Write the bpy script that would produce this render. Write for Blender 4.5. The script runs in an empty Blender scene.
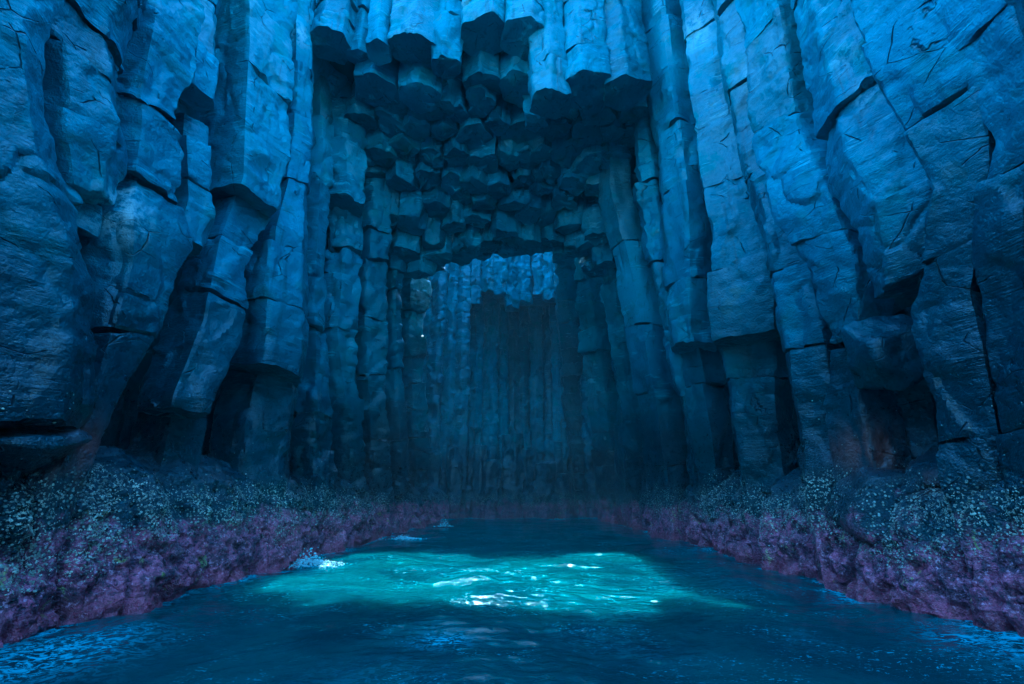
import bpy, math, random
import numpy as np

random.seed(11)
rng = np.random.default_rng(7)
HAZE = .0009
S = bpy.context.scene
COL = S.collection
RAD = math.radians

# ----------------------------------------------------------------- noise
_g = np.random.default_rng(3)
GRAD = _g.normal(size=(512, 3)); GRAD /= np.linalg.norm(GRAD, axis=1)[:, None]


def _hash(i, j, k):
    h = (i * 73856093) ^ (j * 19349663) ^ (k * 83492791)
    h = (h ^ (h >> 13)) * 1274126177
    return (h ^ (h >> 16)) & 0x7fffffff


def noise3(p):
    p = np.asarray(p, float)
    i = np.floor(p).astype(np.int64); f = p - i
    u = f * f * f * (f * (f * 6 - 15) + 10)
    out = 0
    for a in (0, 1):
        wx = u[:, 0] if a else 1 - u[:, 0]
        for b in (0, 1):
            wy = u[:, 1] if b else 1 - u[:, 1]
            for c in (0, 1):
                wz = u[:, 2] if c else 1 - u[:, 2]
                g = GRAD[_hash(i[:, 0] + a, i[:, 1] + b, i[:, 2] + c) & 511]
                d = g[:, 0] * (f[:, 0] - a) + g[:, 1] * (f[:, 1] - b) + g[:, 2] * (f[:, 2] - c)
                out = out + wx * wy * wz * d
    return out * 1.6


def fbm(p, oct=3, gain=.5):
    a, s, o = 1., 0, 1.
    for k in range(oct):
        s = s + a * noise3(p * o + 17.3 * k); a *= gain; o *= 2.03
    return s


def voronoi(p):
    i = np.floor(p).astype(np.int64); f = p - i
    n = len(p)
    f1 = np.full(n, 9.); f2 = np.full(n, 9.); idn = np.zeros(n)
    for a in (-1, 0, 1):
        for b in (-1, 0, 1):
            for c in (-1, 0, 1):
                h = _hash(i[:, 0] + a, i[:, 1] + b, i[:, 2] + c)
                d = ((a + (h & 1023) / 1024. - f[:, 0]) ** 2
                     + (b + ((h >> 10) & 1023) / 1024. - f[:, 1]) ** 2
                     + (c + ((h >> 20) & 1023) / 1024. - f[:, 2]) ** 2)
                near = d < f1
                f2 = np.where(near, f1, np.minimum(f2, d))
                idn = np.where(near, ((h >> 5) & 4095) / 4095., idn)
                f1 = np.where(near, d, f1)
    return np.sqrt(f1), np.sqrt(f2), idn


def sstep(a, b, x):
    t = np.clip((x - a) / (b - a), 0, 1)
    return t * t * (3 - 2 * t)


# ----------------------------------------------------------------- mesh helpers
def mesh_obj(name, v, quads, mat, parent=None, origin=None, attrs=None, smooth=True, tris=None):
    v = np.asarray(v, float)
    if origin is not None:
        v = v - np.asarray(origin)
    me = bpy.data.meshes.new(name)
    quads = np.asarray(quads, np.int32).reshape(-1, 4)
    nq = len(quads)
    loops = quads.ravel(); starts = np.arange(nq) * 4; tot = np.full(nq, 4)
    if tris is not None and len(tris):
        tris = np.asarray(tris, np.int32)
        starts = np.concatenate([starts, nq * 4 + np.arange(len(tris)) * 3])
        tot = np.concatenate([tot, np.full(len(tris), 3)])
        loops = np.concatenate([loops, tris.ravel()])
    me.vertices.add(len(v)); me.vertices.foreach_set('co', v.astype(np.float32).ravel())
    me.loops.add(len(loops)); me.loops.foreach_set('vertex_index', loops.astype(np.int32))
    me.polygons.add(len(starts))
    me.polygons.foreach_set('loop_start', starts.astype(np.int32))
    me.polygons.foreach_set('loop_total', tot.astype(np.int32))
    me.polygons.foreach_set('use_smooth', np.full(len(starts), smooth))
    me.update(calc_edges=True); me.validate()
    if smooth and name != 'water': me.set_sharp_from_angle(angle=RAD(34))
    if attrs:
        for k, a in attrs.items():
            at = me.attributes.new(k, 'FLOAT', 'POINT')
            at.data.foreach_set('value', np.asarray(a, np.float32))
    me.materials.append(mat)
    o = bpy.data.objects.new(name, me); COL.objects.link(o)
    if parent is not None:
        o.parent = parent
    elif origin is not None:
        o.location = origin
    return o


def tag(o, label=None, cat=None, group=None, kind=None):
    if label: o['label'] = label
    if cat: o['category'] = cat
    if group: o['group'] = group
    if kind or label: o['kind'] = kind or 'thing'
    return o


def empty(name, loc):
    o = bpy.data.objects.new(name, None); COL.objects.link(o); o.location = loc
    o.empty_display_size = .3
    return o


def grid_faces(nr, nc, wrap=False, base=0):
    r = np.arange(nr - 1)[:, None]; c = np.arange(nc if wrap else nc - 1)[None, :]
    c1 = (c + 1) % nc
    q = np.stack([r * nc + c, r * nc + c1, (r + 1) * nc + c1, (r + 1) * nc + c], -1)
    return q.reshape(-1, 4) + base


BOXF = np.array([[0, 3, 2, 1], [4, 5, 6, 7], [0, 1, 5, 4], [1, 2, 6, 5], [2, 3, 7, 6], [3, 0, 4, 7]])


def box_v(x0, x1, y0, y1, z0, z1):
    return np.array([[x0, y0, z0], [x1, y0, z0], [x1, y1, z0], [x0, y1, z0],
                     [x0, y0, z1], [x1, y0, z1], [x1, y1, z1], [x0, y1, z1]], float)


# ----------------------------------------------------------------- camera
F = 455.0; TILT = RAD(18.8); CAM = np.array([0., 0., 2.])
cd = bpy.data.cameras.new('camera'); cam = bpy.data.objects.new('camera', cd); COL.objects.link(cam)
cd.sensor_width = 36; cd.lens = 36 * F / 1024; cd.clip_start = .05; cd.clip_end = 2000
cam.location = CAM; cam.rotation_euler = (RAD(90) + TILT, 0, 0)
S.camera = cam
ct, st = math.cos(TILT), math.sin(TILT)


def ray(px, py):
    """direction through a point of the survey photograph, scaled so that y = forward metres per unit"""
    u = 342 - py; r = px - 512
    return np.array([r, F * ct - u * st, u * ct + F * st]) / F


def wall_x(side, y, z):
    """lateral position of the two cave walls at distance y, height z"""
    y = np.asarray(y, float); z = np.asarray(z, float)
    if side > 0:
        lean = .17 * sstep(12, 21, y)
        return 7.9 + .03 * (y - 7.7) - lean * np.maximum(z - 2, 0)
    out = .10 * (1 - sstep(14, 24, y))
    return -(7.6 - .03 * (np.minimum(y, 30) - 7.3)) - out * np.maximum(z - 2, 0)


def hit(side, px, py):
    d = ray(px, py); lo, hi = .5, 120.
    for _ in range(50):
        t = .5 * (lo + hi); p = CAM + d * t
        w = wall_x(side, p[1], p[2])
        if (p[0] - w) * side > 0: hi = t
        else: lo = t
    return CAM + d * lo, lo


# ----------------------------------------------------------------- materials
def newmat(name):
    m = bpy.data.materials.new(name); m.use_nodes = True
    nt = m.node_tree; nt.nodes.clear()
    return m, nt


class NB:
    """small node builder"""
    def __init__(s, nt): s.nt = nt
    def n(s, t, **kw):
        nd = s.nt.nodes.new(t)
        for k, v in kw.items(): setattr(nd, k, v)
        return nd
    def link(s, a, b): s.nt.links.new(a, b)
    def val(s, sock, v):
        if hasattr(v, 'is_output') or isinstance(v, bpy.types.NodeSocket): s.link(v, sock)
        else: sock.default_value = v
    def math(s, op, a, b=0., c=None, clamp=False):
        nd = s.n('ShaderNodeMath', operation=op); nd.use_clamp = clamp
        s.val(nd.inputs[0], a); s.val(nd.inputs[1], b)
        if c is not None: s.val(nd.inputs[2], c)
        return nd.outputs[0]
    def mr(s, x, a, b, lo=0., hi=1., smooth=True):
        nd = s.n('ShaderNodeMapRange'); nd.interpolation_type = 'SMOOTHSTEP' if smooth else 'LINEAR'
        s.val(nd.inputs[0], x); s.val(nd.inputs[1], a); s.val(nd.inputs[2], b); s.val(nd.inputs[3], lo); s.val(nd.inputs[4], hi)
        return nd.outputs[0]
    def scale(s, vec, xyz):
        nd = s.n('ShaderNodeVectorMath', operation='MULTIPLY'); s.link(vec, nd.inputs[0]); nd.inputs[1].default_value = xyz
        return nd.outputs[0]
    def noise(s, vec, sc, det=3., rough=.55, dist=0.):
        nd = s.n('ShaderNodeTexNoise'); s.link(vec, nd.inputs['Vector']); nd.inputs['Scale'].default_value = sc
        nd.inputs['Detail'].default_value = det; nd.inputs['Roughness'].default_value = rough; nd.inputs['Distortion'].default_value = dist
        return nd.outputs[0], nd.outputs[1]
    def mix(s, f, a, b, mode='MIX'):
        nd = s.n('ShaderNodeMix', data_type='RGBA', blend_type=mode)
        s.val(nd.inputs[0], f); s.val(nd.inputs[6], a); s.val(nd.inputs[7], b)
        return nd.outputs[2]
    def attr(s, name):
        return s.n('ShaderNodeAttribute', attribute_name=name).outputs['Fac']


ROCK = (.070, .168, .225, 1)


def rock_material(name, crust=True):
    m, nt = newmat(name); b = NB(nt)
    out = b.n('ShaderNodeOutputMaterial'); bs = b.n('ShaderNodeBsdfPrincipled')
    b.link(bs.outputs[0], out.inputs[0])
    pos = b.n('ShaderNodeNewGeometry').outputs['Position']
    xyz = b.n('ShaderNodeSeparateXYZ'); b.link(pos, xyz.inputs[0]); z = xyz.outputs[2]
    big, _ = b.noise(pos, .35, 3)
    mid, _ = b.noise(pos, 1.6, 3, .6)
    fine, _ = b.noise(pos, 9, 4, .65)
    stri, _ = b.noise(b.scale(pos, (1.1, 1.1, 9.)), 1.0, 4, .65, .35)
    stri2, _ = b.noise(b.scale(pos, (3., 3., 30.)), 1.0, 2, .6)
    blotch, _ = b.noise(pos, .9, 4, .7)
    # base rock colour: patchy weathering, mineral streaks
    col = b.mix(b.mr(big, .35, .65), (.042, .112, .160, 1), (.078, .180, .240, 1))
    col = b.mix(b.mr(blotch, .52, .68), col, (.026, .135, .155, 1))
    smask = b.mr(b.noise(pos, .8, 2)[0], .48, .66)
    col = b.mix(b.math('MULTIPLY', b.mr(stri, .54, .68, 0, .8), smask), col, (.24, .38, .44, 1))
    col = b.mix(b.mr(fine, .60, .75, 0, .5), col, (.010, .070, .11, 1))
    # every block has weathered a little differently; old water streaks run down the faces
    rnd = b.n('ShaderNodeObjectInfo').outputs['Random']
    hs = b.n('ShaderNodeHueSaturation'); b.link(col, hs.inputs['Color'])
    b.link(b.mr(rnd, 0., 1., .72, 1.22, False), hs.inputs['Value']); b.link(b.mr(b.math('FRACT', b.math('MULTIPLY', rnd, 7.31)), 0., 1., .80, 1.08, False), hs.inputs['Saturation'])
    col = hs.outputs['Color']
    strk, _ = b.noise(b.scale(pos, (2.4, 2.4, .22)), 1.0, 4, .65, .3)
    col = b.mix(b.mr(strk, .56, .70, 0, .62), col, (.018, .045, .058, 1))
    tin, _ = b.noise(pos, .7, 4, .7)
    col = b.mix(b.mr(tin, .60, .72, 0, .55), col, (.090, .125, .100, 1))
    # thin cracks
    wn = b.n('ShaderNodeTexNoise'); b.link(pos, wn.inputs['Vector']); wn.inputs['Scale'].default_value = 1.3; wn.inputs['Detail'].default_value = 4
    wadd = b.n('ShaderNodeVectorMath', operation='MULTIPLY_ADD'); b.link(wn.outputs[1], wadd.inputs[0]); wadd.inputs[1].default_value = (.22, .22, .16)
    b.link(pos, wadd.inputs[2])
    vo = b.n('ShaderNodeTexVoronoi', feature='DISTANCE_TO_EDGE'); vo.inputs['Scale'].default_value = 1.0
    b.link(b.scale(wadd.outputs[0], (.62, .62, .95)), vo.inputs['Vector'])
    crk = b.mr(vo.outputs['Distance'], .0, .011, 1, 0)
    crk = b.math('MULTIPLY', crk, b.mr(mid, .50, .60))
    col = b.mix(b.math('MULTIPLY', crk, .85), col, (.008, .02, .03, 1))
    # pale patches with a painted highlight among them, and rust stains
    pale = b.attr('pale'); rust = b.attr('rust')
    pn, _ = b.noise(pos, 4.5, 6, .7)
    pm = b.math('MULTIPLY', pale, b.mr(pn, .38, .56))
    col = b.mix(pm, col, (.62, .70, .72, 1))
    drip, _ = b.noise(b.scale(pos, (3.5, 3.5, .7)), 1.0, 5, .7, .4)
    rm = b.math('MULTIPLY', rust, b.mr(drip, .36, .56))
    # tidal zonation: dark lichen and weed, carried higher as painted shade on the lower walls, then barnacle grey, then coralline crust
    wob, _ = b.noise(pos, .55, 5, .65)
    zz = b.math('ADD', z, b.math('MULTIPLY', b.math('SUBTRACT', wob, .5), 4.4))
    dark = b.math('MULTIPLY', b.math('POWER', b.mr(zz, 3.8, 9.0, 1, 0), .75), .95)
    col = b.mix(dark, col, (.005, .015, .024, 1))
    col = b.mix(rm, col, (.13, .040, .028, 1))
    if crust:
        wob2, _ = b.noise(pos, 2.6, 4, .7)
        zc = b.math('ADD', z, b.math('MULTIPLY', b.math('SUBTRACT', wob, .5), 2.4))
        zc = b.math('ADD', zc, b.math('MULTIPLY', b.math('SUBTRACT', wob2, .5), 1.6))
        cm = b.math('MULTIPLY', b.mr(zc, 1.15, 1.75, 1, 0), b.math('SUBTRACT', 1., b.math('MULTIPLY', b.attr('far'), .6)))
        cn, _ = b.noise(pos, 3.2, 6, .72, .5)
        cn2, _ = b.noise(pos, 13, 4, .75)
        cn3, _ = b.noise(pos, 1.7, 5, .7, .8)
        cc = b.mix(b.mr(cn, .40, .62), (.10, .030, .060, 1), (.50, .135, .235, 1))
        cc = b.mix(b.mr(cn2, .55, .64, 0, .9), cc, (.70, .40, .52, 1))
        cc = b.mix(b.mr(cn2, .40, .47, .9, 0), cc, (.030, .025, .045, 1))
        cc = b.mix(b.math('MULTIPLY', b.mr(cn3, .60, .66), b.mr(cn2, .44, .54)), cc, (.52, .50, .16, 1))
        low = b.mr(z, .1, .5, 1, 0)
        cc = b.mix(b.math('MULTIPLY', low, .45), cc, (.34, .05, .08, 1))
        col = b.mix(b.math('MULTIPLY', cm, .93), col, cc)
    vb = b.n('ShaderNodeTexVoronoi'); b.link(pos, vb.inputs['Vector']); vb.inputs['Scale'].default_value = 17.
    vs_ = b.n('ShaderNodeSeparateColor'); b.link(vb.outputs['Color'], vs_.inputs[0])
    speck = b.math('MULTIPLY', b.mr(vb.outputs['Distance'], .30, .46, 1, 0), b.mr(vs_.outputs[0], .40, .50))
    bm, _ = b.noise(pos, 1.9, 4, .7)
    zb_ = b.math('ADD', z, b.math('MULTIPLY', b.math('SUBTRACT', wob, .5), 1.6))
    band = b.math('MULTIPLY', b.mr(zb_, .9, 1.5), b.mr(zb_, 1.9, 2.6, 1, 0))
    bmask = b.math('MULTIPLY', b.math('MULTIPLY', speck, band), b.mr(bm, .40, .52))
    shell = b.mix(vs_.outputs[1], (.22, .25, .20, 1), (.66, .66, .54, 1))
    col = b.mix(bmask, col, shell)
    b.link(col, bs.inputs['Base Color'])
    rg = b.mr(fine, .3, .7, .30, .62)
    wet = b.mr(zz, 2.5, 7.5, .72, 1.0)
    b.link(b.math('MULTIPLY', rg, wet), bs.inputs['Roughness'])
    bs.inputs['Specular IOR Level'].default_value = .6
    # bump
    h = b.math('MULTIPLY', stri, b.math('MULTIPLY_ADD', smask, .4, .12))
    h = b.math('MULTIPLY_ADD', b.math('MULTIPLY', stri2, smask), .22, h)
    h = b.math('MULTIPLY_ADD', mid, .5, h)
    h = b.math('MULTIPLY_ADD', fine, .42, h)
    h = b.math('MULTIPLY_ADD', crk, -.8, h)
    h = b.math('MULTIPLY_ADD', bmask, .5, h)
    lump, _ = b.noise(pos, 24, 2, .6)
    h = b.math('MULTIPLY_ADD', b.math('MULTIPLY', lump, b.mr(zz, 1.5, 3.4, .7, .12)), 1., h)
    bp = b.n('ShaderNodeBump'); bp.inputs['Strength'].default_value = .95; bp.inputs['Distance'].default_value = .085
    b.link(h, bp.inputs['Height']); b.link(bp.outputs[0], bs.inputs['Normal'])
    return m


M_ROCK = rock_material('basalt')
M_FAR = M_ROCK


def simple_mat(name, c, rough=.6, var=.35, sc=6):
    m, nt = newmat(name); b = NB(nt)
    out = b.n('ShaderNodeOutputMaterial'); bs = b.n('ShaderNodeBsdfPrincipled'); b.link(bs.outputs[0], out.inputs[0])
    pos = b.n('ShaderNodeNewGeometry').outputs['Position']
    n, _ = b.noise(pos, sc, 4)
    d = tuple(x * (1 - var) for x in c[:3]) + (1,)
    b.link(b.mix(b.mr(n, .35, .65), d, c), bs.inputs['Base Color']); bs.inputs['Roughness'].default_value = rough
    return m


M_BARN = simple_mat('barnacle_shell', (.78, .76, .60, 1), .6, .7, 6)
M_NO_BOUNCE = simple_mat('bounce_absorbing_basalt', (.016, .028, .020, 1), .9, .5, 1.5)  # near black, chosen so the sunlit bridge throws back little light
M_FOAM = simple_mat('sea_foam', (.72, .86, .9, 1), .5, .2)


def water_material():
    m, nt = newmat('sea_water'); b = NB(nt)
    out = b.n('ShaderNodeOutputMaterial'); bs = b.n('ShaderNodeBsdfPrincipled'); b.link(bs.outputs[0], out.inputs[0])
    pos = b.n('ShaderNodeNewGeometry').outputs['Position']
    n1, _ = b.noise(b.scale(pos, (1, 1, .2)), .5, 4, .6, .6)
    col = b.mix(b.mr(n1, .35, .65), (.001, .034, .042, 1), (.003, .066, .068, 1))
    foam = b.attr('foam')
    fn, _ = b.noise(b.scale(pos, (1.0, 1.6, .2)), 5.5, 6, .72, 1.2)
    fm = b.math('MULTIPLY', foam, b.mr(fn, .45, .58))
    fl, _ = b.noise(b.scale(pos, (1., 1.7, .2)), 12, 4, .7, .8)
    fl2, _ = b.noise(b.scale(pos, (1., 1.2, .2)), .55, 3, .6)
    flk = b.math('MULTIPLY', b.mr(fl, .575, .655), b.mr(fl2, .46, .62, 0, .6))  # sparkle of the wave crests painted in as pale flecks
    fm2 = b.math('ADD', fm, flk, clamp=True)
    col = b.mix(fm2, col, (.30, .55, .66, 1))
    b.link(col, bs.inputs['Base Color'])
    b.link(b.mr(fm2, 0, 1, .07, .5), bs.inputs['Roughness']); bs.inputs['IOR'].default_value = 1.333
    bs.subsurface_method = 'BURLEY'; b.link(b.mr(fm2, 0, .5, .85, 0), bs.inputs['Subsurface Weight']); bs.inputs['Subsurface Radius'].default_value = (.15, 1., .85); bs.inputs['Subsurface Scale'].default_value = 2.3
    r1, _ = b.noise(b.scale(pos, (1, 1.25, .3)), 5.0, 5, .68, .6)
    r2, _ = b.noise(b.scale(pos, (1, 1.2, .3)), 19, 3, .6, .3)
    h = b.math('MULTIPLY_ADD', r2, .30, b.math('MULTIPLY', r1, .85))
    bp = b.n('ShaderNodeBump'); bp.inputs['Strength'].default_value = .8; bp.inputs['Distance'].default_value = .021
    b.link(h, bp.inputs['Height']); b.link(bp.outputs[0], bs.inputs['Normal'])
    return m


M_WATER = water_material()

# ----------------------------------------------------------------- rust stains and pale patches with a painted highlight, in world coordinates
PALE, RUST = [], []


def stain_glint(lst, side, px, py, rad, amt=1., push=0):
    p, t = hit(side, px, py); h = np.array([p[0], p[1], 0]) / math.hypot(p[0], p[1]); lst.append((p + h * push, rad, amt))


stain_glint(PALE, -1, 112, 215, .55, 1.); stain_glint(PALE, -1, 122, 190, .25, 1.); stain_glint(PALE, -1, 150, 228, .30, .7)  # bright highlight on the left wall painted in as pale patches
stain_glint(PALE, -1, 78, 415, .35, .55); stain_glint(PALE, -1, 60, 440, .4, .5)
stain_glint(PALE, -1, 296, 38, .5, .7); stain_glint(PALE, -1, 312, 108, .7, .5)
stain_glint(PALE, 1, 856, 60, .45, .6); stain_glint(PALE, 1, 870, 95, .35, .6); stain_glint(PALE, 1, 910, 250, .35, .4)
stain_glint(PALE, 1, 700, 40, .9, .5); stain_glint(PALE, 1, 760, 70, .6, .5)
stain_glint(RUST, 1, 862, 448, .5, 1., .5); stain_glint(RUST, 1, 878, 446, .45, 1., .6); stain_glint(RUST, 1, 920, 475, .3, .8)
stain_glint(RUST, -1, 75, 450, .5, .9)


def stain_glint_attrs(v):
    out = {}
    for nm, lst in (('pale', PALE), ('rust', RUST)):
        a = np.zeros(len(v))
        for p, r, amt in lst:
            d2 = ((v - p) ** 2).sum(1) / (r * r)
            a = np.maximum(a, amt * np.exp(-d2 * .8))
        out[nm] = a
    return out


# ----------------------------------------------------------------- columns
BARN_SRC = {-1: [], 1: []}


def poly_radius(theta, phi, d, p=24.):
    c = np.cos(theta[..., None] - phi) / d
    return (np.maximum(c, 0) ** p).sum(-1) ** (-1 / p)


def random_poly(rs, facing, n=None):
    n = n or rs.choice([5, 5, 6, 6])
    phi = facing + (np.arange(n) + .5 + rs.uniform(-.15, .15, n)) * 2 * math.pi / n + rs.uniform(-.25, .25)
    d = rs.uniform(.86, 1.04, n)
    return phi, d


def block_mesh(cxy, rad, phi, d, z0, z1, tilt0, tilt1, res, dom0=0., dom1=0., rough=1., seed=0, edge=.03, p=60., chip=1.):
    """one joint-bounded block of a column, world coordinates. cxy(z)->(n,2), rad(z)->(n,)"""
    zc = .5 * (z0 + z1)
    rm = float(rad(np.array([zc]))[0])
    nth = int(np.clip(2 * math.pi * rm / res, 18, 150)); nz = int(np.clip((z1 - z0) / res, 4, 260))
    th = np.arange(nth) * 2 * math.pi / nth
    base = poly_radius(th, phi, d, p)
    caps = np.array([.0, .3, .58, .8, .93])
    rows = [('b', c) for c in caps] + [('s', k / (nz - 1)) for k in range(nz)] + [('t', c) for c in caps[::-1]]
    V = []; SIDE = []
    e0 = edge / max(z1 - z0, .01)
    fr = np.array([1. if k == 's' else c for k, c in rows])
    vv = np.array([c if k == 's' else (0. if k == 'b' else 1.) for k, c in rows])
    isc = np.array([0 if k == 's' else (-1 if k == 'b' else 1) for k, c in rows])
    zn = z0 + (z1 - z0) * vv
    ez = np.minimum(zn - z0, z1 - zn)
    shr = 1 - .5 * edge / rm * np.clip(1 - ez / edge, 0, 1) ** 2.2
    shr = np.where(isc != 0, 1 - .5 * edge / rm, shr)
    cc = cxy(zn); rr = rad(zn)
    R = (fr * shr * rr)[:, None] * base[None, :]
    X = cc[:, 0][:, None] + R * np.cos(th); Y = cc[:, 1][:, None] + R * np.sin(th)
    lx = R * np.cos(th); ly = R * np.sin(th)
    tz = (1 - vv)[:, None] * (tilt0[0] * lx + tilt0[1] * ly) + vv[:, None] * (tilt1[0] * lx + tilt1[1] * ly)
    q = (R / rm) ** 2
    Z = zn[:, None] + tz
    Z = Z + np.where(isc[:, None] == -1, dom0 * (q - 1), 0) + np.where(isc[:, None] == 1, dom1 * (1 - q), 0)
    P = np.stack([X, Y, Z], -1).reshape(-1, 3)
    sv = np.array([seed * 3.7, seed * 1.3, seed * 2.1])
    w = np.stack([noise3(P * .8 + sv), noise3(P * .8 + sv + 31), noise3(P * .8 + sv + 57)], 1)
    f1, f2, idc = voronoi((P + w * .38) * np.array([1.0, 1.0, .72]) + sv)
    g1, g2, idd = voronoi((P + w * .25) * np.array([2.1, 2.1, 2.5]) + sv + 9)
    bigu = noise3(P * .42 + sv) * .07
    plate = (idc - .5) * .15 * chip * sstep(.0, .16, f2 - f1) + (idd - .5) * .055 * chip * sstep(.0, .16, g2 - g1)
    groove = -np.exp(-((f2 - f1) / .05) ** 2) * .035 * sstep(-.1, .25, w[:, 0])
    stri = noise3(P * np.array([.7, .7, 4.5])) * .020
    bite = -np.maximum(noise3(P * np.array([.75, .75, .6]) + sv + 77) - .30, 0) * .38 * chip
    det = fbm(P * 2.3, 2) * .022
    disp = (bigu + plate + groove + stri + bite + det) * rough * min(1., rm / .75)
    nx = np.cos(th)[None, :].repeat(len(rows), 0).ravel(); ny = np.sin(th)[None, :].repeat(len(rows), 0).ravel()
    cap = np.repeat(isc, nth)
    frr = np.repeat(fr, nth)
    P[:, 0] += nx * disp * frr; P[:, 1] += ny * disp * frr
    cz = (noise3(P * 1.1 + sv) * .07 + (idc - .5) * .10 + noise3(P * 3.1) * .03) * rough
    P[:, 2] += np.where(cap != 0, cz, cz * np.repeat(np.clip(1 - ez / .35, 0, 1), nth))
    return P, grid_faces(len(rows), nth, wrap=True)


def side_column(side, pts, label, cuts=(), ztop=24., res=None, seed=0, joint=(1.8, 4.4), name='basalt_column', lean=True, group=None, rscale=1.04, pushall=0., stop=None, rag=None):
    """a column of one of the cave walls. pts: (row, left, right) of the survey; cuts: (row, push) blocks below that row sit push metres deeper"""
    rs = np.random.default_rng(1000 + seed)
    rag = (seed in (1, 2, 3, 5, 21, 22, 23, 24, 25)) if rag is None else rag
    zs, cx, cy, rr, ux, uy = [], [], [], [], [], []
    for (py, xl, xr) in sorted(pts, key=lambda a: -a[0]):
        px = .5 * (xl + xr)
        p, t = hit(side, px, py)
        r = .5 * (xr - xl) / F * t * rscale
        r = min(r, 1.9)
        dirh = np.array([p[0], p[1]]); dirh /= np.linalg.norm(dirh)
        zs.append(p[2]); rr.append(r); ux.append(dirh[0]); uy.append(dirh[1])
        cx.append(p[0] + dirh[0] * r * .55); cy.append(p[1] + dirh[1] * r * .55)
    zs, cx, cy, rr = map(np.array, (zs, cx, cy, rr))
    o = np.argsort(zs); zs, cx, cy, rr = zs[o], cx[o], cy[o], rr[o]; uxm, uym = np.mean(ux), np.mean(uy)
    # extend below the water and to the top
    zs = np.concatenate([[-1.2], zs, [max(ztop, zs[-1] + 1)]])
    cx = np.concatenate([[cx[0]], cx, [cx[-1]]]); cy = np.concatenate([[cy[0]], cy, [cy[-1]]]); rr = np.concatenate([[rr[0]], rr, [rr[-1]]])
    dist = math.hypot(cx[1], cy[1])
    res = res or float(np.clip(dist * .0052, .045, .12))
    zcut = []
    for py, push in cuts:
        pxm = np.interp(py, [a[0] for a in sorted(pts)], [.5 * (a[1] + a[2]) for a in sorted(pts)])
        p, _ = hit(side, pxm, py); zcut.append((p[2], push))
    zcut.sort(reverse=True)           # from the top downwards
    z_lo, z_hi = zs[0], zs[-1]
    if stop is not None:
        pxm = np.interp(stop, [a[0] for a in sorted(pts)], [.5 * (a[1] + a[2]) for a in sorted(pts)])
        z_lo = hit(side, pxm, stop)[0][2]
    # joints
    marks = sorted({round(z, 3) for z, _ in zcut if z > z_lo + .2} | {z_lo, z_hi})
    joints = [marks[0]]
    for a, bnd in zip(marks[:-1], marks[1:]):
        z = a
        while True:
            L = rs.uniform(*joint) * (1.6 if z < z_lo + .1 and stop is None else 1)
            if z + L > bnd - .6: break
            z += L; joints.append(z)
        joints.append(bnd)
    facing = math.atan2(-uym - .3, -uxm)
    phi, d = random_poly(rs, facing)
    root = empty(name, (float(cx[0]), float(cy[0]), 0.))
    tag(root, label, 'rock column', group)
    tl = rs.normal(0, .10, 2); dm = 0
    nb = len(joints) - 1
    for k in range(nb):
        a, bb = joints[k], joints[k + 1]
        zm = .5 * (a + bb)
        push = pushall
        for zc, pu in zcut:
            if zm < zc: push = pushall + pu
        push += rs.normal(0, .16 if rag else .035)
        sc = rs.uniform(.86, 1.1) if rag else rs.uniform(.97, 1.04)
        d2 = d * rs.uniform(.96, 1.04, len(d)); ph2 = phi + rs.normal(0, .03, len(d))
        oy = rs.normal(0, .025)
        tn = rs.normal(0, .09, 2) if k < nb - 1 else np.zeros(2); dn = rs.normal(0, .06)

        def cxy(z, push=push, oy=oy):
            return np.stack([np.interp(z, zs, cx) + uxm * push - uym * oy, np.interp(z, zs, cy) + uym * push + uxm * oy], -1)

        def rad(z, sc=sc):
            return np.interp(z, zs, rr) * sc
        g = .008
        # blocks whose neighbour below has been lost show their broken underside
        v, q = block_mesh(cxy, rad, ph2, d2, a + g, bb - g, tl, tn, res if a < 18 else res * 2, dm, dn, seed=seed * 7 + k, rough=1.9 if rag else 1.)
        part = 'foot' if k == 0 and stop is None else ('overhang' if any(abs(a - zc) < .05 and pu > .3 for zc, pu in zcut) else 'block')
        ob = mesh_obj(part, v, q, M_ROCK, root, origin=root.location, attrs=stain_glint_attrs(v))
        if a < 3.2:
            BARN_SRC[side].append((v, q))
        tl, dm = tn, dn
    return root


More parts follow.
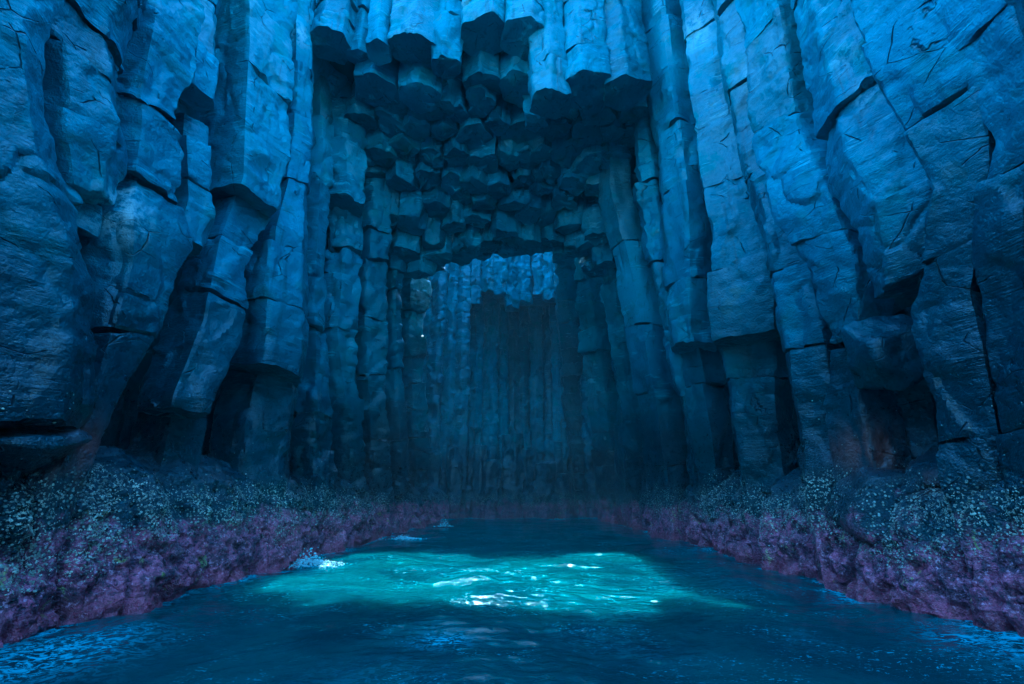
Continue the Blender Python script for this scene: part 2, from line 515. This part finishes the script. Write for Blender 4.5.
RIGHT = [
    # far inner jamb to the near edge
    (dict(pts=[(230, 552, 578), (300, 556, 578), (400, 562, 590), (510, 578, 604)], ztop=21, seed=1, joint=(.8, 1.8)),
     'dark narrow stepped column at the inner right edge of the arch beside the far wall'),
    (dict(pts=[(190, 572, 594), (300, 578, 604), (400, 588, 622), (500, 602, 632)], ztop=21, seed=2, joint=(.9, 2.2)),
     'second dark column from the far opening in the right jamb, with wet ledges'),
    (dict(pts=[(150, 586, 606), (300, 604, 626), (400, 620, 644), (500, 630, 656)], ztop=21.5, seed=3, joint=(1., 2.8), pushall=.3),
     'third column from the far opening in the right jamb, beside the pale leaning column'),
    (dict(pts=[(130, 602, 628), (190, 602, 632), (260, 617, 650), (330, 630, 667), (400, 642, 682), (490, 652, 698)], ztop=22, seed=4, joint=(3.0, 6.)),
     'pale smooth leaning column that forms the right post of the arch'),
    (dict(pts=[(90, 630, 652), (190, 634, 664), (260, 650, 676), (330, 664, 690), (400, 680, 702), (490, 694, 718)], ztop=24, seed=5, pushall=.35),
     'shadowed slender column next to the pale leaning post of the arch'),
    (dict(pts=[(0, 638, 684), (65, 646, 692), (134, 658, 700), (220, 664, 714), (330, 672, 712), (430, 690, 732), (500, 697, 742)], cuts=[(345, 1.2)], seed=6),
     'right wall column meeting the arch corner, its foot sunk in a dark recess'),
    (dict(pts=[(0, 682, 722), (88, 692, 738), (134, 698, 748), (220, 710, 775), (300, 712, 790), (400, 728, 788), (500, 744, 802)], cuts=[(336, 1.1)], seed=7),
     'right wall column with a heavy overhanging middle block and a recessed lower half'),
    (dict(pts=[(0, 716, 754), (134, 740, 778), (220, 764, 820), (300, 780, 832), (350, 790, 842), (430, 800, 850), (500, 808, 862)], seed=8, joint=(2., 3.6)),
     'unbroken right wall column just nearer than the overhanging block, smooth all the way down'),
    (dict(pts=[(0, 750, 808), (85, 756, 828), (134, 770, 830), (200, 795, 868), (264, 824, 884), (330, 836, 880), (400, 834, 886), (470, 846, 902)], cuts=[(338, .55)], seed=9),
     'right wall column with a rust brown stained foot below rounded broken ends'),
    (dict(pts=[(0, 804, 868), (75, 820, 900), (115, 826, 914), (150, 834, 946), (200, 866, 956), (264, 880, 944), (390, 884, 932), (480, 900, 946)], cuts=[(280, 1.9)], seed=10),
     'right wall column with a ridge high up and a dark cave beneath its end'),
    (dict(pts=[(0, 864, 960), (75, 896, 1002), (115, 912, 1006), (180, 940, 1000), (264, 926, 992), (300, 918, 988), (390, 940, 1008), (480, 958, 1026)], seed=11),
     'broad right wall column bulging towards the water beside the dark cave'),
    (dict(pts=[(0, 955, 1050), (115, 1000, 1085), (200, 985, 1064), (300, 985, 1064), (400, 1006, 1082), (500, 1024, 1110)], seed=12, pushall=.2),
     'right wall column cut off by the right edge of the photo'),
    (dict(pts=[(0, 1050, 1160), (200, 1064, 1160), (400, 1084, 1190), (500, 1110, 1220)], seed=13, res=.09),
     'next right wall column just outside the right edge of the photo'),
    (dict(pts=[(0, 1160, 1290), (250, 1165, 1300), (500, 1220, 1380)], seed=14, res=.12),
     'second right wall column outside the right edge of the photo'),
]
LEFT = [
    (dict(pts=[(250, 402, 434), (330, 398, 424), (400, 404, 426), (500, 408, 428)], ztop=21, seed=21, joint=(.9, 2.)),
     'dark stepped column at the inner left edge of the arch next to the far wall'),
    (dict(pts=[(190, 384, 410), (300, 380, 404), (400, 382, 406), (500, 388, 410)], ztop=21.5, seed=22, joint=(1.2, 2.6), pushall=.3),
     'second column from the far opening in the left jamb, slim and shaded'),
    (dict(pts=[(170, 362, 394), (300, 356, 386), (400, 360, 386), (500, 364, 392)], ztop=22, seed=23, joint=(1., 3.4), cuts=[(235, .35)]),
     'third column from the far opening in the left jamb, tall and plain'),
    (dict(pts=[(100, 326, 368), (200, 328, 364), (238, 328, 362), (330, 318, 356), (400, 328, 362), (490, 334, 368)], cuts=[(203, .45), (243, .9)], ztop=23, seed=24, joint=(1.4, 3.4)),
     'stepped left post of the arch with two overhanging blocks near its top'),
    (dict(pts=[(60, 310, 332), (134, 310, 332), (300, 302, 324), (400, 296, 332), (480, 290, 338)], seed=25, pushall=1.0, ztop=23),
     'sunken left column in the dark slot beside the stepped arch post'),
    (dict(pts=[(0, 280, 314), (60, 280, 314), (134, 277, 312), (185, 268, 306), (235, 243, 306), (300, 236, 306), (345, 234, 302), (420, 214, 290), (480, 205, 290)], cuts=[(368, 1.3)], seed=26),
     'left wall column with a bulging cracked block hanging above a dark hollow'),
    (dict(pts=[(0, 214, 284), (60, 215, 284), (134, 210, 280), (190, 213, 272), (240, 200, 246), (320, 178, 238), (394, 150, 206), (430, 142, 200), (480, 130, 190)], cuts=[(196, .6), (405, 1.7)], seed=27),
     'left wall column with a rounded face above and a dark gap at its middle'),
    (dict(pts=[(0, 188, 217), (60, 176, 217), (134, 172, 212), (200, 174, 214), (264, 150, 192), (394, 106, 160), (480, 80, 150)], cuts=[(88, 1.4), (136, .25), (232, 2.5)], seed=28, joint=(1., 2.), stop=236),
     'short left wall column with a dark hole high up, hanging over the deepest recess'),
    (dict(pts=[(0, 118, 194), (42, 119, 192), (100, 118, 170), (134, 112, 175), (175, 104, 170), (220, 90, 178), (264, 102, 164), (320, 84, 150), (394, 74, 112), (430, 58, 98), (480, 36, 76)], cuts=[(182, .12)], seed=29),
     'left wall column with a painted pale highlight, leaning down between two dark clefts'),
    (dict(pts=[(0, 18, 120), (60, 24, 112), (100, 30, 120), (134, 36, 115), (180, 52, 106), (215, 58, 104), (300, 66, 108), (400, 50, 90)], cuts=[(186, .6), (214, 2.5)], seed=30, joint=(1., 2.)),
     'broken left wall column ending above the narrow black cleft'),
    (dict(pts=[(0, -65, 22), (60, -55, 28), (134, -50, 38), (180, -55, 62), (264, -45, 78), (340, -55, 73), (400, -65, 68), (425, -70, 62)], cuts=[(425, 1.3)], seed=31),
     'massive left wall column at the left edge of the photo, undercut near its foot'),
    (dict(pts=[(0, -160, -60), (250, -150, -45), (500, -190, -70)], seed=32, res=.09),
     'next left wall column just outside the left edge of the photo'),
    (dict(pts=[(0, -290, -160), (250, -290, -150), (500, -360, -190)], seed=33, res=.12),
     'second left wall column outside the left edge of the photo'),
]
for spec, lab in RIGHT:
    spec.setdefault('ztop', 24. if spec['seed'] < 9 else 17.)
    side_column(1, label=lab, group='columns of the right wall', **spec)
for spec, lab in LEFT:
    spec.setdefault('ztop', 21. if spec['seed'] < 28 else 13.)
    side_column(-1, label=lab, group='columns of the left wall', **spec)


# ----------------------------------------------------------------- hanging columns of the arch front
def hang_column(x, y, r, zb, zt, label, seed, group, res=.085, phi=None, d=None, blocks=2, cat='rock column', name='basalt_column', domeb=None, rough=1., single=False, p=24.):
    rs = np.random.default_rng(5000 + seed)
    if phi is None:
        phi, d = random_poly(rs, -math.pi / 2, 6); d = d * r; r = 1.
    joints = [zb] + sorted(rs.uniform(zb + 1.0, max(zb + 1.1, zt - .8), blocks - 1)) + [zt]
    loc = (x, y, zb)
    root = None
    if not single:
        root = empty(name, loc); tag(root, label, cat, group)
    tl = rs.normal(0, .10, 2); dm = rs.uniform(-.05, .16) if domeb is None else domeb
    meanr = float(np.mean(d)) * r
    for k in range(len(joints) - 1):
        a, bb = joints[k], joints[k + 1]
        tn = rs.normal(0, .1, 2); ox, oy = rs.normal(0, .045, 2)
        sc = rs.uniform(.97, 1.05)
        v, q = block_mesh(lambda z: np.stack([np.full(len(z), x + ox), np.full(len(z), y + oy)], -1), lambda z: np.full(len(z), meanr * sc), phi, d / np.mean(d),
                          a + .01, bb - .01, tl, tn, res, dm, .03, seed=seed * 3 + k, rough=rough, p=p)
        if single:
            o = mesh_obj(name, v, q, M_ROCK, None, origin=loc, attrs=stain_glint_attrs(v)); tag(o, label, cat, group)
        else:
            mesh_obj('broken_end' if k == 0 else 'block', v, q, M_ROCK, root, origin=loc, attrs=stain_glint_attrs(v))
        tl, dm = tn, .03
    return root


LINTEL = [  # (left, right, bottom row, distance, label)
    (309, 348, 36, 14.6, 'hanging column at the top left corner of the arch with a broad flat broken end'),
    (346, 370, 52, 15.4, 'narrow hanging column right of the broad one at the arch corner'),
    (366, 390, 47, 14.7, 'bright slim hanging column in the left part of the arch front'),
    (386, 434, 41, 14.6, 'wide bright hanging column with a dark six-sided end left of the arch centre'),
    (430, 462, 58, 14.8, 'hanging column reaching lower than its neighbours left of the high notch'),
    (460, 506, 23, 14.3, 'short hanging column over the left half of the high notch in the arch front'),
    (504, 548, 27, 14.3, 'short hanging column over the right half of the high notch in the arch front'),
    (534, 572, 93, 14.7, 'lowest hanging column of the arch front, right of the notch'),
    (568, 612, 78, 14.6, 'bright hanging column second to the right of the notch'),
    (608, 652, 82, 14.7, 'hanging column at the top right corner of the arch'),
    (462, 500, 76, 16.0, 'recessed hanging column with a lit strip behind the left half of the notch'),
    (498, 538, 76, 16.0, 'recessed hanging column with a lit strip behind the right half of the notch'),
    (395, 434, 88, 16.1, 'recessed hanging column behind the slim bright one'),
    (350, 394, 80, 16.2, 'recessed hanging column behind the top left corner of the arch'),
]
for k, (xl, xr, yb, Y, lab) in enumerate(LINTEL):
    dd = ray(.5 * (xl + xr), yb); t = Y / dd[1]
    x = dd[0] * t; zb = 2 + dd[2] * t; r = .5 * (xr - xl) / F * t * 1.08
    hang_column(x, Y + r * .6, r, zb, 28., lab, 100 + k, 'hanging columns of the arch front', res=.075, blocks=4)

# ----------------------------------------------------------------- roof of the arch: broken column ends
sp = 1.42
cells = []
for j in range(-1, 12):
    for i in range(-8, 8):
        cells.append([(i + (.5 if j % 2 else 0)) * sp + rng.uniform(-.42, .42), 17.3 + j * sp * .87 + rng.uniform(-.42, .42)])
cells = np.array(cells)
nroof = 0
for k, (x, y) in enumerate(cells):
    if not (-8.8 < x < 7.0 and 16.9 < y < 26.6): continue
    if y < 24 and random.random() < .05: continue
    dv = cells - (x, y); dist = np.hypot(dv[:, 0], dv[:, 1]); nb = np.where((dist > .01) & (dist < 2.6))[0]
    phi = np.arctan2(dv[nb, 1], dv[nb, 0]); d = dist[nb] * .5 * 1.0
    zb = 18.9 + .6 * float(noise3(np.array([[x * .28, y * .28, 4.2]]))[0]) + 1.5 * sstep(22, 17, y) * (1 if x < 1 else .35) - .6 * sstep(17., 22., y) - 1.6 * sstep(21.5, 25., y)
    zb = round(zb / .22) * .22 + random.uniform(-.05, .05) + (.25 if random.random() < .12 else 0)
    if y > 23.8: zb = 16.65 + random.uniform(-.2, .4) + (.35 if y > 25.4 else 0)
    if y > 22: zb -= min(1.4, .42 * max(0, abs(x - .1) - 2.2))
    if x < -4.1 and y > 23: zb -= random.uniform(.0, .6)
    r = 1.; ph = phi; dd = d
    hang_column(x, y, 1., zb, max(22.5, zb + 2), 'dark broken six-sided column end in the shadowed roof of the arch', 300 + k, 'broken column ends of the arch roof',
                res=.11, phi=ph, d=dd, blocks=1, single=True, name='roof_column', p=40., rough=1.7)
    nroof += 1

# ----------------------------------------------------------------- far wall beyond the arch
def wall_column(x, y, r, z0, z1, label, seed, group, res=.16):
    rs = np.random.default_rng(8000 + seed)
    phi, d = random_poly(rs, -math.pi / 2, 6)
    lx = rs.normal(0, .25)
    v, q = block_mesh(lambda z: np.stack([x + lx * (z / 30.), np.full(len(z), y)], -1), lambda z: np.full(len(z), r), phi, d, z0, z1, (0, 0), (0, 0), res, .15, .1, seed=seed, rough=2.2)
    at = stain_glint_attrs(v); at['far'] = np.ones(len(v))
    o = mesh_obj('far_column', v, q, M_ROCK, None, origin=(x, y, z0), attrs=at); tag(o, label, 'rock column', group)


k = 0
x = -14.
while x < 13:
    r = random.uniform(.78, 1.0)
    if -4.2 < x < 7.4:
        wall_column(x, 49.8 + random.uniform(-.5, .4), r, 24.2 + random.uniform(-1.7, 1.2), 31.6, 'pale far wall column hanging above the dark doorway-like recess', 60 + k, 'hanging columns of the far wall')
        wall_column(x, 57.2 + .9 * math.sin(x) + random.uniform(-.8, .8), r, -1.2, 27, 'dark column at the back of the doorway-like recess in the far wall', 160 + k, 'columns inside the far recess')
    if -4.2 < x < -.6:
        wall_column(x, 53.2 + (x + 4.2) * 1.1, r, -1.2, 27, 'shaded column stepping back into the doorway-like recess of the far wall', 360 + k, 'columns stepping back into the far recess')
    if not -4.2 < x < 7.4:
        wall_column(x, 49.8 + random.uniform(-.6, .5), r, -1.2, 31.6, 'tall far wall column beside the dark recess, lit at its top' if x < 0 else 'tall far wall column hidden in part by the right jamb', 60 + k,
                    'tall columns of the far wall')
    k += 1; x += r * 1.55
# low broken stumps along the foot of the far wall
for k, (px, py, w) in enumerate([(488, 462, 20), (500, 478, 14), (524, 452, 24), (545, 463, 20), (560, 474, 16), (470, 485, 14), (512, 436, 18), (536, 480, 12), (446, 470, 16), (432, 452, 18), (456, 448, 14), (552, 442, 18), (480, 446, 13)]):
    dd = ray(px, py); Y = 48.6 + (k % 3) * .5; t = Y / dd[1]
    x = dd[0] * t; zt = 2 + dd[2] * t; r = w * .5 / F * t * 1.1
    wall_column(x, Y, r, -1.2, zt, 'low broken stump of a column at the foot of the far wall', 260 + k, 'column stumps at the foot of the far wall')


# ----------------------------------------------------------------- cliffs behind the columns (the setting), rear pair added as light blockers
def cliff_sheet(name, u0, u1, z0, z1, place, back, seed, res=.35):
    nu = int((u1 - u0) / res); nz = int((z1 - z0) / .5)
    U, Z = np.meshgrid(np.linspace(u0, u1, nu), np.linspace(z0, z1, nz)); U = U.ravel(); Z = Z.ravel()
    lob = np.abs(np.sin(U * 2.1 + noise3(np.stack([U * .5, Z * .05, U * 0 + seed], 1)) * 2.)) ** .6 * .45
    n = fbm(np.stack([U * .8, Z * .5, U * 0 + seed * 3.], 1), 3) * .35
    v = place(U, Z, lob + n); q = grid_faces(nz, nu)
    bv = box_v(*back)
    vv = np.concatenate([v, bv]); qq = np.concatenate([q, BOXF + len(v)])
    o = mesh_obj(name, vv, qq, M_ROCK, attrs=stain_glint_attrs(vv), smooth=True)
    tag(o, kind='structure')
    return o


cliff_sheet('cliff', -16, 33, -2, 34, lambda u, z, h: np.stack([wall_x(1, u, np.minimum(z, 22)) + (2.6 + 2.2 * sstep(16, 9, u)) * (1 - sstep(29, 33, z)) - h, u, z * (.46 + .54 * sstep(5, 14, u))], 1), (15, 24, -16, 33, -2, 15), 1)
cliff_sheet('cliff', -16, 33, -2, 23, lambda u, z, h: np.stack([wall_x(-1, u, np.minimum(z, 22)) - (2.4 + 2.6 * sstep(16, 9, u)) * (1 - sstep(19, 22.5, z)) + h, u, z * (.56 + .44 * sstep(4, 13, u))], 1), (-24, -15, -16, 33, -2, 12), 2)
cliff_sheet('cliff', -24, -3.5, -2, 38, lambda u, z, h: np.stack([u, -13. + h, z], 1), (-24, -3.8, -24, -16.5, -2, 38), 11)  # unseen cliff added behind the camera to block low light
cliff_sheet('cliff', 3.5, 24, -2, 38, lambda u, z, h: np.stack([u, -13. + h, z], 1), (3.8, 24, -24, -16.5, -2, 38), 12)  # its unseen partner, also added to block light from behind
cliff_sheet('cliff', 27, 60, -2, 38, lambda u, z, h: np.stack([8.8 - h, u, z], 1), (10, 24, 33, 62, -2, 44), 3)
cliff_sheet('cliff', 27, 60, -2, 38, lambda u, z, h: np.stack([-11.6 + h, u, z], 1), (-24, -13, 33, 62, -2, 44), 4)
cliff_sheet('cliff', -15, 15, -2, 30.5, lambda u, z, h: np.stack([u, 59.5 - h, z], 1), (-24, 24, 61, 70, -2, 30.5), 5)
cliff_sheet('cliff', -15, 15, 26, 31, lambda u, z, h: np.stack([u, 51.0 - h, z], 1), (-15, 15, 51.5, 60, 26.2, 30.8), 6)
# the mass of rock above the arch
o = mesh_obj('rock_bridge', np.concatenate([box_v(-24, 24, 15.9, 26.4, 22.2, 42)]), BOXF, M_NO_BOUNCE, smooth=False); tag(o, kind='structure')
mesh_fill = cliff_sheet('cliff', -12, 12, 22, 42, lambda u, z, h: np.stack([u, 15.7 - h * .6, z], 1), (-24, 24, 16.2, 17., 24, 41), 8)


# ----------------------------------------------------------------- tidal ledges
LINE = {}


def ledge(side, label, seed):
    ys = np.concatenate([np.arange(-4, 4, .12), np.arange(4, 14, .05), np.arange(14, 24, .085), np.arange(24, 50, .16)])
    zs = np.arange(-.9, 3.1, .055)
    Y, Z = np.meshgrid(ys, zs); sh = Y.shape; Y = Y.ravel(); Z = Z.ravel()
    sv = seed * 5.1
    prof = np.interp(Z, [-.9, 0, .5, 1.2, 1.9, 2.5, 3.1], [.62, .44, .36, .24, .02, -.40, -1.3])
    lob = fbm(np.stack([Y * .55, Z * .12, Y * 0 + sv], 1), 2) * .50
    f1, f2, idc = voronoi(np.stack([Y * .75, Z * .35 + noise3(np.stack([Y, Z, Y * 0], 1)) * .2, Y * 0 + sv], 1))
    cleft = -np.exp(-((f2 - f1) / .10) ** 2) * .22 + (idc - .5) * .22
    lump = fbm(np.stack([Y * 2.2, Z * 2.6, Y * 0 + sv + 4], 1), 5, .6) * .13
    f1, f2, idd = voronoi(np.stack([Y * 3.4, Z * 4.2, Y * 0 + sv], 1))
    lump = lump + (idd - .5) * .06
    off = prof + lob + cleft + lump
    X = wall_x(side, Y, 0 * Y) - side * off
    Zd = Z + noise3(np.stack([Y * 1.7, Z * 1.7, Y * 0 + 9], 1)) * .06
    v = np.stack([X, Y, Zd], 1); q = grid_faces(*sh)
    if side < 0: q = q[:, ::-1]
    row = int(np.argmin(np.abs(zs - .03))); LINE[side] = (ys.copy(), X.reshape(sh)[row].copy())
    loc = (float(wall_x(side, 10, 0)), 10., 0.)
    o = mesh_obj('rock_ledge', v, q, M_ROCK, None, origin=loc, attrs=stain_glint_attrs(v)); tag(o, label, 'rock ledge', 'tidal ledges')
    BARN_SRC[side].append((v, q))
    return o


ledge(1, 'purple encrusted tidal ledge along the foot of the right wall', 3)
ledge(-1, 'purple encrusted tidal ledge along the foot of the left wall', 8)

# boulders
def boulder(side, px, py, w, h, push, label, seed, lob=.35):
    p, t = hit(side, px, py)
    dirh = np.array([p[0], p[1], 0]); dirh /= np.linalg.norm(dirh)
    c = p + dirh * push
    n, mm = 64, 42
    th = np.arange(n) * 2 * math.pi / n; ph = np.linspace(-math.pi / 2, math.pi / 2, mm)
    T, Pp = np.meshgrid(th, ph); D = np.stack([np.cos(Pp) * np.cos(T), np.cos(Pp) * np.sin(T), np.sin(Pp)], -1).reshape(-1, 3)
    rs = np.random.default_rng(seed); nn = rs.normal(size=(11, 3)); nn /= np.linalg.norm(nn, axis=1)[:, None]
    dk = rs.uniform(.72, 1., 11)
    r = (np.maximum(D @ nn.T / dk, 0) ** 16).sum(1) ** (-1 / 16)
    r = np.minimum(r, 1.25)
    a = w * .5 / F * t; b = h * .5 / F * t
    v = D * r[:, None] * np.array([a, a, b]); v = v + c
    v += D * (fbm(v * 1.8, 3) * .07)[:, None]
    o = mesh_obj('boulder', v, grid_faces(mm, n, wrap=True), M_ROCK, None, origin=tuple(c), attrs=stain_glint_attrs(v)); tag(o, label, 'boulder')


boulder(1, 884, 352, 74, 70, .35, 'rounded boulder wedged in the dark cave of the right wall', 5)
boulder(1, 880, 512, 104, 74, .55, 'low rounded boulder at the foot of the rust stained column', 6)
boulder(-1, 22, 446, 90, 46, .4, 'wet blue boulder under the undercut column at the left edge', 9)
boulder(-1, 66, 192, 34, 26, .2, 'small square boulder stuck in the cleft of the left wall', 12)

# ----------------------------------------------------------------- barnacles, nobody could count them
def barnacles(side, n, seed):
    rs = np.random.default_rng(seed)
    P, N = [], []
    for v, q in BARN_SRC[side]:
        bu = rs.random((len(q), 2)); a4 = v[q]; c = (a4[:, 0] * (1 - bu[:, :1]) + a4[:, 1] * bu[:, :1]) * (1 - bu[:, 1:]) + (a4[:, 3] * (1 - bu[:, :1]) + a4[:, 2] * bu[:, :1]) * bu[:, 1:]; d1 = v[q[:, 2]] - v[q[:, 0]]; d2 = v[q[:, 3]] - v[q[:, 1]]
        nm = np.cross(d1, d2); ar = np.linalg.norm(nm, axis=1) + 1e-9
        nm = nm / ar[:, None]
        toward = np.sign((nm[:, 0] * -side))[:, None]
        ok = (c[:, 2] > .5) & (c[:, 2] < 5.2) & (c[:, 1] < 26) & (c[:, 1] > 4.5) & (np.abs(c[:, 0]) < 9.6)
        c, nm, ar = c[ok], (nm * toward)[ok], ar[ok]
        P.append(c); N.append(np.concatenate([nm, ar[:, None]], 1))
    P = np.concatenate(P); N = np.concatenate(N)
    z = P[:, 2] + noise3(P * .5) * .7
    dens = sstep(.75, 1.35, z) * (1 - sstep(1.9, 2.6, z)) * (.12 + sstep(-.35, .25, fbm(P * 1.5, 3))) + .006 * sstep(.5, 1.2, z) * (1 - sstep(3.2, 4.8, z))
    w = dens * N[:, 3] * np.clip(14 / (P[:, 1] + 2), .5, 2.2); w /= w.sum()
    idx = rs.choice(len(P), n, p=w)
    p = P[idx] + rs.normal(0, .012, (n, 3)); nn = N[idx, :3]
    t1 = np.cross(nn, np.array([.13, .31, .94])); t1 /= np.linalg.norm(t1, axis=1)[:, None]; t2 = np.cross(nn, t1)
    r = rs.lognormal(-4.65, .36, n); hgt = r * rs.uniform(.3, .7, n)
    el = rs.uniform(.6, 1.2, n)
    rings = []
    m = 6
    for (fr, fh) in ((1., -.25), (.5, .85)):
        for k in range(m):
            a = 2 * math.pi * k / m
            rings.append(p + t1 * (r * fr * math.cos(a))[:, None] + t2 * (r * fr * el * math.sin(a))[:, None] + nn * (hgt * fh)[:, None])
    V = np.stack(rings, 1)
    q = []
    for ring in range(1):
        for k in range(m):
            q.append([ring * m + k, ring * m + (k + 1) % m, (ring + 1) * m + (k + 1) % m, (ring + 1) * m + k])
    q += [[6, 7, 8, 9], [6, 9, 10, 11]]
    q = np.array(q)
    Q = (q[None] + (np.arange(n) * 12)[:, None, None]).reshape(-1, 4)
    o = mesh_obj('barnacles', V.reshape(-1, 3), Q, M_BARN, smooth=True)
    tag(o, 'pale barnacles crowding the rock above the purple crust on the %s wall' % ('right' if side > 0 else 'left'), 'barnacles', kind='stuff')


barnacles(1, 95000, 1)
barnacles(-1, 95000, 2)

# ----------------------------------------------------------------- water
ys = np.concatenate([np.linspace(-300, -6, 40), np.arange(-5, 3, .2), np.arange(3, 12, .055), np.arange(12, 24, .09), np.arange(24, 60, .2), np.linspace(60.5, 66, 4)])
xs = np.concatenate([np.linspace(-200, -12, 16), np.arange(-11.5, 11.5, .075), np.linspace(12, 200, 16)])
Xw, Yw = np.meshgrid(xs, ys); sh = Xw.shape; Xw = Xw.ravel(); Yw = Yw.ravel()
def n2(sx, sy, seed): return noise3(np.stack([Xw * sx, Yw * sy, np.full(len(Xw), seed)], 1))
wx = Xw + n2(.3, .3, 50.) * 1.2; wy = Yw + n2(.3, .3, 51.) * 1.2
def m2(sx, sy, seed): return noise3(np.stack([wx * sx, wy * sy, np.full(len(Xw), seed)], 1))
hw = m2(.32, .42, 1.) * .13 + m2(.9, 1.15, 2.) * .042 - np.abs(m2(1.9, 2.4, 3.)) * .028 + m2(4.2, 5., 4.) * .012
wallgap = np.minimum(np.abs(Xw - np.interp(Yw, *LINE[1])), np.abs(Xw - np.interp(Yw, *LINE[-1])))
near = np.exp(-(wallgap / .26) ** 2) + .55 * np.exp(-(wallgap / .8) ** 2) * sstep(.0, .4, n2(.5, .6, 22.))
pf = sstep(.10, .5, m2(.35, .45, 9.)) * .5
foam = np.clip(near * sstep(-.35, .25, n2(.35, .5, 12.)) * 1.0 + pf * .22 + np.exp(-((Yw - 48) / 1.2) ** 2) * .8, 0, 1)
for (fx, fy, fr, am) in ((-6.2, 15.6, .7, 1.), (-5.2, 24.5, .8, 1.), (-6.3, 7.2, 1.0, .9), (7.2, 7.4, 1.0, .8), (-1.0, 7.7, .35, .9), (6.6, 7.6, .5, .9)):
    foam = np.maximum(foam, am * np.exp(-((Xw - fx) ** 2 + (Yw - fy) ** 2) / fr ** 2))
fade = np.clip(1 - (np.abs(Yw) - 60) / 60, 0, 1)
v = np.stack([Xw, Yw, hw * fade], 1)
o = mesh_obj('water', v, grid_faces(*sh), M_WATER, attrs={'foam': foam}); tag(o, kind='structure')
o = mesh_obj('seabed', box_v(-210, 210, -310, 75, -12, -9), BOXF, M_ROCK, smooth=False); tag(o, kind='structure')

# splash at the foot of the left ledge
def splash(x, y, n, w, h, label, seed):
    rs = np.random.default_rng(seed)
    V, Q = [], []
    nth, nph = 6, 5
    th = np.arange(nth) * 2 * math.pi / nth; ph = np.linspace(-math.pi / 2, math.pi / 2, nph)
    T, Pp = np.meshgrid(th, ph); D = np.stack([np.cos(Pp) * np.cos(T), np.cos(Pp) * np.sin(T), np.sin(Pp)], -1).reshape(-1, 3)
    f = grid_faces(nph, nth, wrap=True)
    for k in range(n):
        ox, oy = rs.normal(0, w, 2); hh = abs(rs.normal(0, 1)) * h * math.exp(-(ox * ox + oy * oy) / (w * w * 1.2))
        r = rs.lognormal(-4.3, .5)
        V.append(D * r * np.array([1.2, 1.2, .8]) + np.array([x + ox, y + oy * .6, .04 + hh])); Q.append(f + k * len(D))
    o = mesh_obj('splash', np.concatenate(V), np.concatenate(Q), M_FOAM); tag(o, label, 'splash', kind='stuff')


splash(-6.25, 15.4, 700, .5, .2, 'white splash of a wave on the left ledge', 3)
splash(-4.75, 34.5, 260, .28, .28, 'small white splash at the far end of the left ledge', 4)
splash(-5.35, 24.5, 260, .4, .1, 'low white wash on the left ledge halfway in', 5)

# ----------------------------------------------------------------- sea haze in the air of the cove
m, nt = newmat('haze'); b = NB(nt)
out = b.n('ShaderNodeOutputMaterial'); pv = b.n('ShaderNodeVolumePrincipled'); b.link(pv.outputs[0], out.inputs['Volume'])
pv.inputs['Color'].default_value = (.62, .84, 1., 1); pv.inputs['Density'].default_value = HAZE; pv.inputs['Anisotropy'].default_value = -.45
o = mesh_obj('haze', box_v(-215, 215, -315, 80, -13.5, 44), BOXF, m, smooth=False); tag(o, kind='stuff')

# ----------------------------------------------------------------- light
SUN_EL, SUN_AZ = 45.8, -.5     # the sun stands in front, behind the arch
w = bpy.data.worlds.new('World'); S.world = w; w.use_nodes = True
nt = w.node_tree; nt.nodes.clear()
bg = nt.nodes.new('ShaderNodeBackground'); wo = nt.nodes.new('ShaderNodeOutputWorld'); sky = nt.nodes.new('ShaderNodeTexSky')
sky.sky_type = 'NISHITA'; sky.sun_disc = False; sky.sun_elevation = RAD(SUN_EL); sky.sun_rotation = RAD(SUN_AZ)
sky.air_density = 1.0; sky.dust_density = .3; sky.ozone_density = 5.0
bg.inputs[1].default_value = .15
nt.links.new(sky.outputs[0], bg.inputs[0]); nt.links.new(bg.outputs[0], wo.inputs[0])
sl = bpy.data.lights.new('sun', 'SUN'); so = bpy.data.objects.new('sun', sl); COL.objects.link(so)
sl.energy = 2.0; sl.angle = RAD(.5); sl.color = (1., .95, .86)
so.rotation_euler = (RAD(-(90 - SUN_EL)), 0, RAD(-SUN_AZ)); so.location = (0, 60, 80)

vs = S.view_settings
S.display_settings.display_device = 'sRGB'
vs.view_transform = 'Standard'; vs.look = 'None'; vs.gamma = 1; vs.use_curve_mapping = False
vs.exposure = 3.62
vs.use_white_balance = True; vs.white_balance_temperature = 4150; vs.white_balance_tint = -22
S.render.engine = 'CYCLES'
S.cycles.use_denoising = True
S.cycles.max_bounces = 5; S.cycles.diffuse_bounces = 4; S.cycles.glossy_bounces = 3; S.cycles.volume_bounces = 1
S.cycles.sample_clamp_indirect = 4
print('roof', nroof, 'verts', sum(len(m.vertices) for m in bpy.data.meshes))
